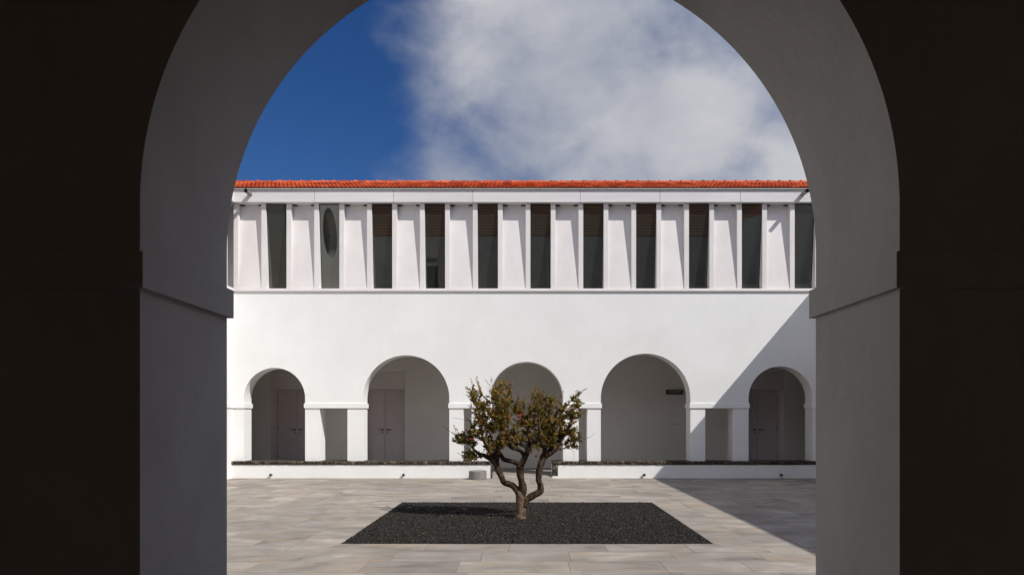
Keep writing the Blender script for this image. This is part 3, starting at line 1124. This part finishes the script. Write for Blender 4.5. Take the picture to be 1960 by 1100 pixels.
limb('trunk', [(553, 1048), (552, 1015), (556, 960), (554, 905), (556, 868), (560, 850)], [92, 74, 66, 62, 62, 56], 18, keep=2.0, seed=1)
limb('limb', [(552, 880), (520, 828), (478, 800), (446, 790), (425, 755), (402, 700), (384, 650), (392, 600), (404, 550), (420, 470), (428, 380)],
     [54, 46, 42, 42, 40, 42, 50, 50, 40, 24, 12], keep=0.62, seed=2)
limb('limb', [(562, 880), (572, 835, -0.02), (562, 780, -0.05), (553, 720, -0.06), (556, 675, -0.06), (578, 635, -0.04), (602, 585, 0.0), (612, 545, 0.03), (610, 470, 0.05), (590, 380, 0.1)],
     [52, 52, 46, 50, 52, 40, 34, 26, 18, 10], keep=0.62, seed=3)
limb('limb', [(572, 950), (596, 912), (640, 880), (688, 850), (690, 815), (679, 770), (681, 715), (698, 655), (716, 610), (760, 585), (800, 545), (822, 490), (830, 430), (836, 350)],
     [54, 50, 48, 46, 42, 40, 44, 46, 52, 48, 40, 32, 22, 10], keep=0.6, seed=4)
limb('bough', [(386, 660), (352, 630), (310, 608), (275, 597), (230, 560, 0.05), (180, 500, 0.1)], [44, 38, 30, 26, 12, 6], 10, keep=0.3, seed=5)
limb('bough', [(552, 672, -0.06), (520, 655, -0.03), (478, 643, 0.0), (440, 632, 0.04), (410, 590, 0.1), (370, 540, 0.2), (340, 460, 0.28)], [40, 34, 32, 30, 24, 18, 8], 10, keep=0.5, seed=6)
limb('bough', [(580, 610, -0.02), (560, 580, -0.06), (525, 562, -0.12), (490, 545, -0.2), (470, 470, -0.28), (480, 390, -0.3)], [28, 26, 24, 20, 14, 6], 10, keep=0.3, seed=7)
limb('bough', [(722, 620, 0.0), (715, 560, -0.12), (690, 500, -0.22), (680, 400, -0.3), (670, 300, -0.3)], [40, 30, 22, 14, 6], 10, keep=0.3, seed=8)
limb('bough', [(752, 590, 0.0), (770, 540, 0.1), (790, 470, 0.22), (760, 380, 0.3), (740, 300, 0.32)], [40, 28, 20, 12, 6], 10, keep=0.3, seed=9)
limb('bough', [(812, 520), (850, 470, -0.06), (890, 400, -0.1), (910, 330, -0.1)], [32, 24, 14, 6], 10, keep=0.3, seed=10)
limb('bough', [(384, 640), (345, 575, -0.12), (310, 500, -0.22), (290, 400, -0.28)], [34, 26, 18, 8], 10, keep=0.3, seed=11)

lobes = [  # crop x, y, half width, half height, weight
    (420, 175, 75, 80, 1.0), (275, 285, 75, 120, 1.2), (355, 330, 100, 160, 2.2), (440, 360, 85, 150, 1.8), (160, 485, 85, 45, 0.7), (290, 470, 90, 100, 1.6),
    (225, 600, 75, 40, 0.6), (470, 240, 45, 120, 0.8), (555, 300, 45, 100, 0.7), (470, 500, 80, 70, 1.0), (560, 500, 70, 60, 0.7), (575, 400, 60, 80, 0.8),
    (650, 240, 55, 110, 1.1), (690, 380, 90, 130, 1.9), (760, 300, 70, 120, 1.3), (810, 430, 90, 110, 1.8), (720, 490, 90, 80, 1.2), (900, 330, 65, 120, 1.1),
    (940, 215, 35, 60, 0.35), (920, 470, 60, 80, 0.9), (900, 545, 60, 30, 0.3), (380, 560, 60, 50, 0.7), (250, 170, 40, 60, 0.35), (660, 555, 60, 35, 0.4)]
wsum = sum(l_[4] for l_ in lobes)
tips = []
NT = 820
for (cx, cy, rx, ry, wt) in lobes:
    dpt = 0.62 * max(0.35, 1 - abs(cx - 530) / 560)
    for _ in range(max(3, int(NT * wt / wsum))):
        while True:
            u = Vector((random.uniform(-1, 1), random.uniform(-1, 1), random.uniform(-1, 1)))
            if u.length <= 1:
                break
        tips.append(tp(cx + u.x * rx, cy + u.z * ry, u.y * dpt))
pool = [p for p, r_ in skel]
tips.sort(key=lambda t_: min((t_ - p).length for p in pool[::3]))
twigs = MB()
leafV, leafF, leafT = [], [], []
nlv = 0


def leaf(p, d, ln, wd, tone):
    global nlv
    d = d.normalized()
    s_ = d.cross(Vector((random.gauss(0, 1), random.gauss(0, 1), random.gauss(0, 1)))).normalized()
    nn = s_.cross(d)
    up_ = nn * wd * 0.35
    m_ = p + d * ln * 0.5 - nn * ln * 0.04
    t_ = p + d * ln - nn * ln * 0.12
    leafV.extend([p, m_ + s_ * wd * 0.5 + up_, t_, m_ - s_ * wd * 0.5 + up_, m_])
    leafF.extend([(nlv, nlv + 1, nlv + 4), (nlv + 4, nlv + 1, nlv + 2), (nlv, nlv + 4, nlv + 3), (nlv + 4, nlv + 2, nlv + 3)])
    leafT.extend([tone] * 5)
    nlv += 5


for tip in tips:
    best = min(pool, key=lambda p: (tip - p).length + 0.9 * max(0.0, p.z - tip.z + 0.05))
    dist = (tip - best).length
    k = max(2, int(dist / 0.07))
    c1 = best.lerp(tip, 0.55) + Vector((random.gauss(0, 0.03), random.gauss(0, 0.03), -0.12 * dist))
    path = []
    for i in range(k + 1):
        t_ = i / k
        p = best.lerp(c1, t_).lerp(c1.lerp(tip, t_), t_) + (Vector((random.gauss(0, 0.006), random.gauss(0, 0.006), random.gauss(0, 0.006))) if 0 < i < k else Vector())
        path.append(p)
    r0 = min(0.009, 0.003 + dist * 0.014)
    twigs.tube(path, [r0 + (0.0018 - r0) * i / k for i in range(k + 1)], 5)
    pool.extend(path[1:-1])
    tone0 = min(1, max(0, random.gauss(0.58, 0.22)))
    nl = random.randint(22, 38)
    span = min(dist, random.uniform(0.16, 0.30))
    for q in range(nl):
        back = random.random() ** 1.3 * span
        t_ = 1 - back / max(dist, 0.05)
        t_ = max(0.0, t_)
        i = min(k - 1, int(t_ * k))
        p = path[i].lerp(path[i + 1], t_ * k - i)
        axis = (path[i + 1] - path[i]).normalized()
        d = axis * 0.6 + Vector((random.gauss(0, 0.7), random.gauss(0, 0.7), random.gauss(0.15, 0.6)))
        leaf(p, d, random.uniform(0.028, 0.052), random.uniform(0.013, 0.022), min(1, max(0, random.gauss(tone0, 0.2))))
    # short spur with its own tuft
    if random.random() < 0.8:
        b_ = path[max(0, k - 2)]
        e_ = b_ + Vector((random.gauss(0, 0.06), random.gauss(0, 0.06), random.uniform(0.03, 0.12)))
        twigs.tube([b_, b_.lerp(e_, 0.5) + Vector((0, 0, -0.006)), e_], [0.003, 0.0024, 0.0016], 5)
        for q in range(random.randint(6, 12)):
            leaf(b_.lerp(e_, random.uniform(0.3, 1)), Vector((random.gauss(0, 0.7), random.gauss(0, 0.7), random.gauss(0.3, 0.6))),
                 random.uniform(0.02, 0.04), random.uniform(0.010, 0.017), min(1, max(0, random.gauss(tone0, 0.2))))
# upright shoots that give the crown its ragged outline
for _ in range(190):
    b_ = random.choice(tips)
    e_ = b_ + Vector((random.gauss(0, 0.035) + 0.10 * (b_.x - tree.location.x), random.gauss(0, 0.05), random.uniform(0.06, 0.19)))
    twigs.tube([b_, b_.lerp(e_, 0.5), e_], [0.0025, 0.002, 0.0013], 4)
    tone0 = min(1, max(0, random.gauss(0.58, 0.17)))
    for q in range(random.randint(8, 15)):
        leaf(b_.lerp(e_, random.uniform(0.1, 1)), Vector((random.gauss(0, 0.7), random.gauss(0, 0.7), random.gauss(0.45, 0.45))),
             random.uniform(0.022, 0.042), random.uniform(0.011, 0.018), min(1, max(0, random.gauss(tone0, 0.16))))
# bare straggling twigs at the sides
for pts in ([(940, 470), (985, 495, 0.02), (1025, 485, 0.03), (1062, 455, 0.03)], [(880, 560), (905, 568), (920, 590), (916, 630)], [(250, 380), (200, 370), (140, 360), (95, 350)],
            [(270, 150), (262, 120), (252, 95), (250, 72)], [(355, 110), (352, 90), (358, 70)]):
    twigs.tube([tp(*p) for p in pts], [0.004 - 0.0025 * i / (len(pts) - 1) for i in range(len(pts))], 5)
part('twigs', twigs, M['bark'], tree, kind='stuff', smooth=True)
lv = np.array([tuple(p) for p in leafV]) - np.array(wloc(tree))
add('crown', np_mesh('crown', lv, np.array(leafF), np.array(leafT)), M['leaf'], tree, wloc(tree), kind='stuff')
print('leaves', len(leafF) // 4)
for cx, cy, dep in ((660, 606, -0.15), (561, 332, -0.5), (232, 492, -0.3), (545, 348, -0.48)):
    p = tp(cx, cy, dep)
    fm = MB()
    q = Vector((random.gauss(0, 0.5), -0.6, random.gauss(0, 0.6))).normalized()
    fm.cyl(p - q * 0.035, p, 0.006, 0.014, 8)
    for i in range(6):
        an = 2 * math.pi * i / 6
        s1 = q.cross(Vector((0, 0, 1))).normalized()
        s2 = q.cross(s1)
        r_ = s1 * math.cos(an) + s2 * math.sin(an)
        tq = s1 * -math.sin(an) + s2 * math.cos(an)
        vs_ = [fm.bm.verts.new(x_) for x_ in (p, p + r_ * 0.012 + tq * 0.008 + q * 0.01, p + r_ * 0.022 + q * 0.018, p + r_ * 0.012 - tq * 0.010 + q * 0.01)]
        fm.bm.faces.new(vs_)
    part('flower', fm, M['petal'], tree, p)

# a few dry leaves fallen on the gravel
leafV, leafF, leafT = [], [], []
nlv = 0
for _ in range(36):
    r_, an = abs(random.gauss(0, 0.9)) + 0.1, random.uniform(0, 6.283)
    x_, y_ = tree.location.x + r_ * math.cos(an) * 1.2, TY + r_ * math.sin(an)
    if abs(x_) < BX - 0.05 and BY0 + 0.05 < y_ < BY1 - 0.05:
        leaf(Vector((x_, y_, 0.006)), Vector((random.gauss(0, 1), random.gauss(0, 1), 0.05)), random.uniform(0.02, 0.04), random.uniform(0.010, 0.018), random.uniform(0.6, 1.0))
add('fallen_leaves', np_mesh('fallen_leaves', np.array([tuple(p) for p in leafV]), np.array(leafF), np.array(leafT)), M['leaf'], None, kind='stuff')
